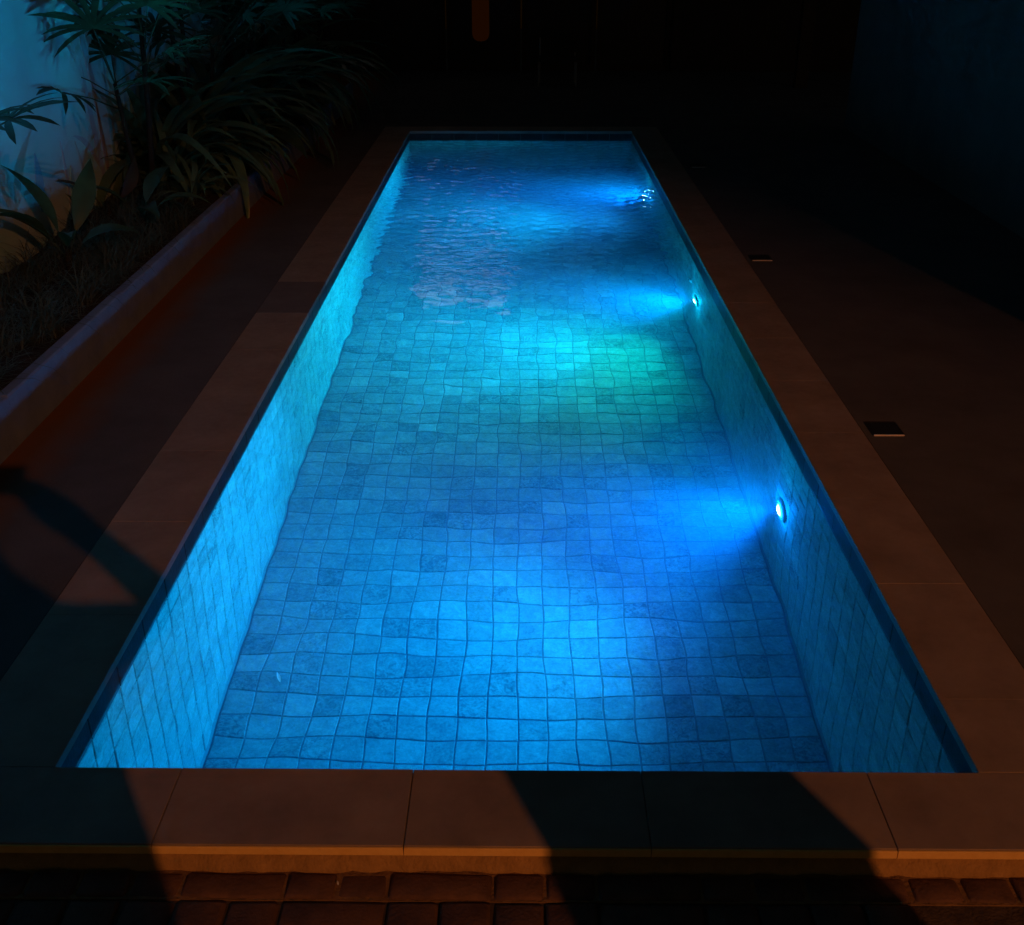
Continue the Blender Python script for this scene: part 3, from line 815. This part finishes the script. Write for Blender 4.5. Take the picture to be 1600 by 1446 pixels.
fan_palm(-2.26, 4.14, 'fan palm cut off by the left edge of the picture', [(-0.03, 0.0, 0.72, 6)])
fan_palm(-2.22, 6.45, 'fan palm with dark finger-like leaves against the mural, left of the dense clump', [(-0.08, -0.05, 0.70, 8), (0.06, 0.12, 0.95, 8), (-0.02, 0.4, 1.25, 7)])
fan_palm(-2.2, 7.5, 'tall fan palm in the middle of the dense plant clump by the wall', [(0, 0, 1.15, 8), (0.1, 0.3, 0.75, 8), (-0.05, -0.15, 1.45, 7)])
fan_palm(-2.2, 8.6, 'fan palm rising behind the arching strap leaves halfway along the dense clump', [(0, 0, 1.1, 8), (0.12, 0.3, 0.75, 8), (0.1, -0.3, 1.4, 7)])
fan_palm(-2.15, 9.6, 'fan palm behind the long leaves that reach towards the pool', [(0, 0, 1.0, 8), (0.12, 0.3, 0.7, 8), (0.1, -0.35, 1.35, 7)])
fan_palm(-2.1, 10.7, 'farthest fan palm, at the dark end of the plant bed', [(0, 0, 1.0, 8), (0.2, 0.25, 0.7, 8), (0.1, -0.2, 1.3, 7)])

broad_plant(-2.18, 5.08, [(2.9, 0, .42, -.05, .2), (3.6, 0, .34, .05, -.3), (1.9, 0, .42, -.1, .4), (0.4, 2, .30, .1, .2), (5.2, 1, .30, .1, 0), (4.3, 1, .4, 0, .2)],
            'low plant with pointed upright leaves nearest the left edge of the picture')
broad_plant(-2.30, 6.0, [(2.2, 0, .34, -.2, .9), (3.8, 1, .3, 0, 0)], 'single bronze pointed leaf standing against the mural', BRONZE_V)
broad_plant(-2.35, 5.6, [(2.9, 0, .25, -.3, 1.2)], 'slim upright leaf bud on a thin stalk in front of the pale wall')
broad_plant(-2.05, 5.8, [(0.2, 2, .32, .15, 0), (-0.9, 2, .30, .1, .2), (3.5, 1, .3, 0, 0), (1.3, 1, .34, 0, 0)], 'low leafy plant among the grass between the palm and the kerb')
broad_plant(-1.96, 7.25, [(-0.7, 3, .40, .2, .1), (0.5, 2, .42, .2, -.2), (-1.5, 3, .40, .2, .2), (1.4, 2, .4, .1, 0), (2.8, 1, .4, 0, 0)], 'broad-leaved plant drooping over the kerb, nearest of the three')
broad_plant(-1.96, 8.05, [(-0.5, 3, .46, .2, .2), (0.7, 3, .42, .15, 0), (-1.3, 3, .44, .2, 0), (2.0, 1, .42, 0, .2)], 'broad-leaved plant drooping over the kerb, middle of the three')
broad_plant(-1.96, 8.95, [(-0.5, 3, .46, .2, 0), (0.5, 2, .5, .2, .2), (-1.3, 2, .44, .15, 0), (2.4, 1, .4, 0, 0)], 'broad-leaved plant drooping over the kerb, farthest of the three')

strap_plant(-2.15, 6.75, 22, 0.60, 'strap-leaved plant at the foot of the fan palm', lean=-0.3)
strap_plant(-2.25, 7.2, 26, 0.90, 'dense strap-leaved plant in the middle of the bed, its leaves pointing to the left')
strap_plant(-1.95, 6.45, 18, 0.42, 'small strap-leaved tuft at the kerb, in front of the fan palm', lean=-0.4)
strap_plant(-2.3, 6.95, 30, 1.0, 'dense strap-leaved clump against the wall, just right of the mural', lean=-0.6)
strap_plant(-2.2, 7.45, 28, 1.15, 'high strap-leaved clump hiding the canes of the middle fan palm', lean=-0.3)
strap_plant(-2.12, 7.1, 26, 0.75, 'bushy strap-leaved plant above the nearest drooping broad leaves', lean=-0.5)
strap_plant(-2.3, 8.35, 28, 1.3, 'very tall strap-leaved clump by the wall, in the thick of the bed', lean=-0.2)
strap_plant(-2.3, 9.35, 28, 1.35, 'very tall strap-leaved clump by the wall, towards the dark end', lean=-0.1)
strap_plant(-2.3, 7.9, 24, 1.05, 'upright strap-leaved plant between the two tallest fan palms', lean=0.4)
strap_plant(-2.05, 8.95, 26, 0.95, 'arching strap-leaved plant just behind the farthest drooping broad leaves', lean=0.1)
strap_plant(-2.3, 10.9, 26, 1.3, 'tallest strap-leaved plant in the far corner of the bed', lean=0.0)
strap_plant(-2.0, 7.6, 22, 0.62, 'low dark strap-leaved plant filling the gap behind the nearest drooping leaves')
strap_plant(-2.1, 8.2, 30, 1.0, 'large arching strap-leaved plant above the drooping broad leaves', lean=-0.4)
strap_plant(-2.25, 8.7, 26, 1.15, 'tall strap-leaved plant against the wall behind the arching clump')
strap_plant(-2.15, 9.4, 30, 1.05, 'strap-leaved plant with long leaves reaching out over the kerb towards the pool', lean=0.0)
strap_plant(-2.2, 9.9, 28, 1.2, 'strap-leaved plant in the dark corner by the end of the garden wall')
strap_plant(-2.15, 10.4, 30, 1.1, 'farthest strap-leaved plant, drooping over the end of the kerb', lean=-0.2, droopier=1)
strap_plant(-2.05, 10.95, 30, 1.1, 'strap-leaved plant hidden in the dark behind the farthest drooping one', lean=0.2, droopier=1)

# grass: uncountable fine blades over the soil
gm = MB()
for i in range(620):
    cx_ = random.uniform(-2.42, KX-0.13); cy_ = random.uniform(3.4, 11.0)
    if random.random() < 0.25: cx_ = KX - random.uniform(0.12, 0.22)
    nb = random.randint(9, 20)
    for _ in range(nb):
        L_ = random.uniform(0.10, 0.30); az = random.uniform(0, 2*math.pi); dr = random.uniform(1.2, 2.6)
        v, f = blade(4, L_, random.uniform(0.003, 0.0065), random.uniform(0.8, 1.5), dr, fold=0.2)
        c, s = math.cos(az), math.sin(az)
        bx_, by_ = cx_ + random.uniform(-.03, .03), cy_ + random.uniform(-.03, .03)
        gm.add([(bx_ + x*c - y*s, by_ + x*s + y*c, 0.13 + z) for x, y, z in v], f)
tag(gm.obj('grass', M_GRASS, smooth=True), 'thin arching grass blades covering the soil of the plant bed', 'grass', kind='stuff')

# ------------------------------------------------------------------ small debris
def sliver(name, label, loc, az, L_, w):
    v, f = blade(5, L_, w, 0.25, 0.6, fold=0.5)
    o = MB().add(v, f).obj(name, M_WHITE, None, True, orient(loc, az))
    return tag(o, label, 'debris')
sliver('pale_petal', 'thin pale petal lying on the pool floor near the left wall', (-0.83, 3.02, -DEP+0.003), 1.9, 0.055, 0.012)
sliver('pale_chip', 'tiny pale chip lying on a brick in front of the step', (-0.345, 1.515, BZ+0.003), 1.9, 0.012, 0.004)

# ------------------------------------------------------------------ street lamp behind the photographer
sl_ = empty('street_lamp', (LAMP_POS.x, LAMP_POS.y, BZ), 'tall street lamp behind the photographer that throws the orange light', 'street lamp')
MB().tube([(LAMP_POS.x+0.9, LAMP_POS.y-1.0, BZ), (LAMP_POS.x+0.9, LAMP_POS.y-1.0, 7.2), (LAMP_POS.x+0.7, LAMP_POS.y-0.8, 7.75), (LAMP_POS.x+0.1, LAMP_POS.y-0.1, 7.95)], [0.08,0.06,0.04,0.035], 12).obj('pole', M_METAL, sl_, True)
MB().lathe([(0.05,0.22),(0.16,0.16),(0.2,0.06),(0.2,0.04)], 20).obj('hood', M_METAL, sl_, True, Matrix.Translation(LAMP_POS))
spot('lamp_light', LAMP_POS, (0.75, 2.0, 0.0), 3700, (1.0, 0.32, 0.10), 21, 1.0, sl_, 0.07)

# ------------------------------------------------------------------ people beside the camera (only their shadows fall into the picture)
def skin_body(name, joints, edges, mat, parent, root=0, sub=2):
    me = bpy.data.meshes.new(name)
    me.from_pydata([j[0] for j in joints], edges, []); me.update()
    o = bpy.data.objects.new(name, me); put(o, parent)
    me.materials.append(mat)
    sk = o.modifiers.new('skin', 'SKIN'); sk.use_smooth_shade = True
    sv = me.skin_vertices[0].data
    for i, j in enumerate(joints):
        r = j[1]; sv[i].radius = r if isinstance(r, tuple) else (r, r)
        sv[i].use_root = (i == root)
    ss = o.modifiers.new('sub', 'SUBSURF'); ss.levels = sub; ss.render_levels = sub
    return o

def person(label, cx_, cy_, pose, sc=1.0, hx=0.0):
    z0 = BZ
    e = empty('person', (cx_, cy_, z0), label, 'person')
    P = lambda x, y, z: (cx_+x, cy_+y, z0+z*sc)
    J = [(P(0,0,0.98),(.16,.12)), (P(0,0.01,1.18),(.15,.11)), (P(0,0.0,1.36),(.17,.11)), (P(hx*.3,0.01,1.49),(.07,.07)), (P(hx*.6,0.03,1.56),(.055,.06)),
         (P(hx,0.04,1.64),(.078,.095)), (P(hx*1.1,0.04,1.73),(.07,.085))]
    E = [(0,1),(1,2),(2,3),(3,4),(4,5),(5,6)]
    for s in (-1, 1):
        sh, el, wr, hd = pose[s]
        b0 = len(J)
        J += [(P(*sh),.066),(P(*el),.050),(P(*wr),.036),(P(*hd),(.066,.05))]
        E += [(2,b0),(b0,b0+1),(b0+1,b0+2),(b0+2,b0+3)]
        d = (Vector(hd)-Vector(wr)).normalized(); sd = d.cross(Vector((0,0,1)));
        sd = sd.normalized() if sd.length > .1 else Vector((0,1,0))
        for q in range(4):                       # fingers
            a = Vector(hd) + sd*(q-1.5)*0.02 + d*0.02
            c = a + d*(0.045 - 0.004*abs(q-1.3)); t_ = c + d*0.02 + Vector((-s*0.02, -0.01, 0))
            b1 = len(J); J += [(P(*c),.0095),(P(*t_),.008)]; E += [(b0+3,b1),(b1,b1+1)]
        a = Vector(wr) + d*0.04 - sd*0.035
        b1 = len(J); J += [(P(*a),.012),(P(*(a + d*0.045 - sd*0.012)),.009)]; E += [(b0+2,b1),(b1,b1+1)]
    for s in (-1, 1):
        b0 = len(J)
        J += [(P(s*.10,0,.88),.095),(P(s*.11,0.01,.50),.062),(P(s*.11,-.01,.09),.045),(P(s*.12,.07,.035),(.045,.032)),(P(s*.125,.17,.03),(.04,.025))]
        E += [(0,b0),(b0,b0+1),(b0+1,b0+2),(b0+2,b0+3),(b0+3,b0+4)]
    body = skin_body('body', J, E, M_CLOTH, e)
    # hair as a cap, face features
    MB().lathe([(0.02,0.185),(0.06,0.17),(0.088,0.12),(0.095,0.06),(0.092,0.0)], 20).obj('hair', M_HAIR, e, True, Matrix.Translation(P(hx, 0.025, 1.615)) @ Matrix.Diagonal((0.95, 1.12, 0.85, 1)))
    return e
ph = person('person in dark clothes taking the photograph, known by the shadow of a raised arm', 0.14, -0.42,
       {1: ((.20,0,1.42), (.33,.13,1.37), (.05,.33,1.47), (-.04,.365,1.52)), -1: ((-.20,0,1.42), (-.25,-.02,1.14), (-.23,.05,.9), (-.22,.08,.82))}, 1.08, -0.12)
p2 = person('person in a long loose robe standing beside the photographer, known by the broad shadow', 1.21, -0.32,
       {1: ((.19,0,1.42), (.22,-.02,1.14), (.21,.05,.9), (.2,.08,.82)), -1: ((-.19,0,1.42), (-.22,-.02,1.14), (-.21,.05,.9), (-.2,.08,.82))})
MB().lathe([(0.44,0.10),(0.40,0.40),(0.35,0.75),(0.285,1.0),(0.25,1.22),(0.23,1.36),(0.17,1.44),(0.08,1.48)], 32).obj('robe', M_CLOTH, p2, True, Matrix.Translation((1.21, -0.32, BZ)) @ Matrix.Diagonal((1.0, 0.7, 1.0, 1)))
pm = MB(); pm.bbox(-0.078, 0.078, -0.038, 0.038, -0.008, 0, 0.002)
phone = pm.obj('phone', M_BLACKPL, None, False, Matrix.Translation(CAM) @ cam.rotation_euler.to_matrix().to_4x4() @ Matrix.Translation((-0.05, 0, 0.012)))
tag(phone, 'dark phone held up by the photographer', 'phone')

for o in bpy.data.objects:
    r_ = o
    while r_.parent: r_ = r_.parent
    if r_.name.split('.')[0] in ('planter_kerb', 'garden_wall', 'boundary_wall', 'fan_palm', 'strap_leaf_plant', 'broad_leaf_plant', 'grass', 'soil', 'house') and o.type == 'MESH':
        o.cycles.is_caustics_receiver = True
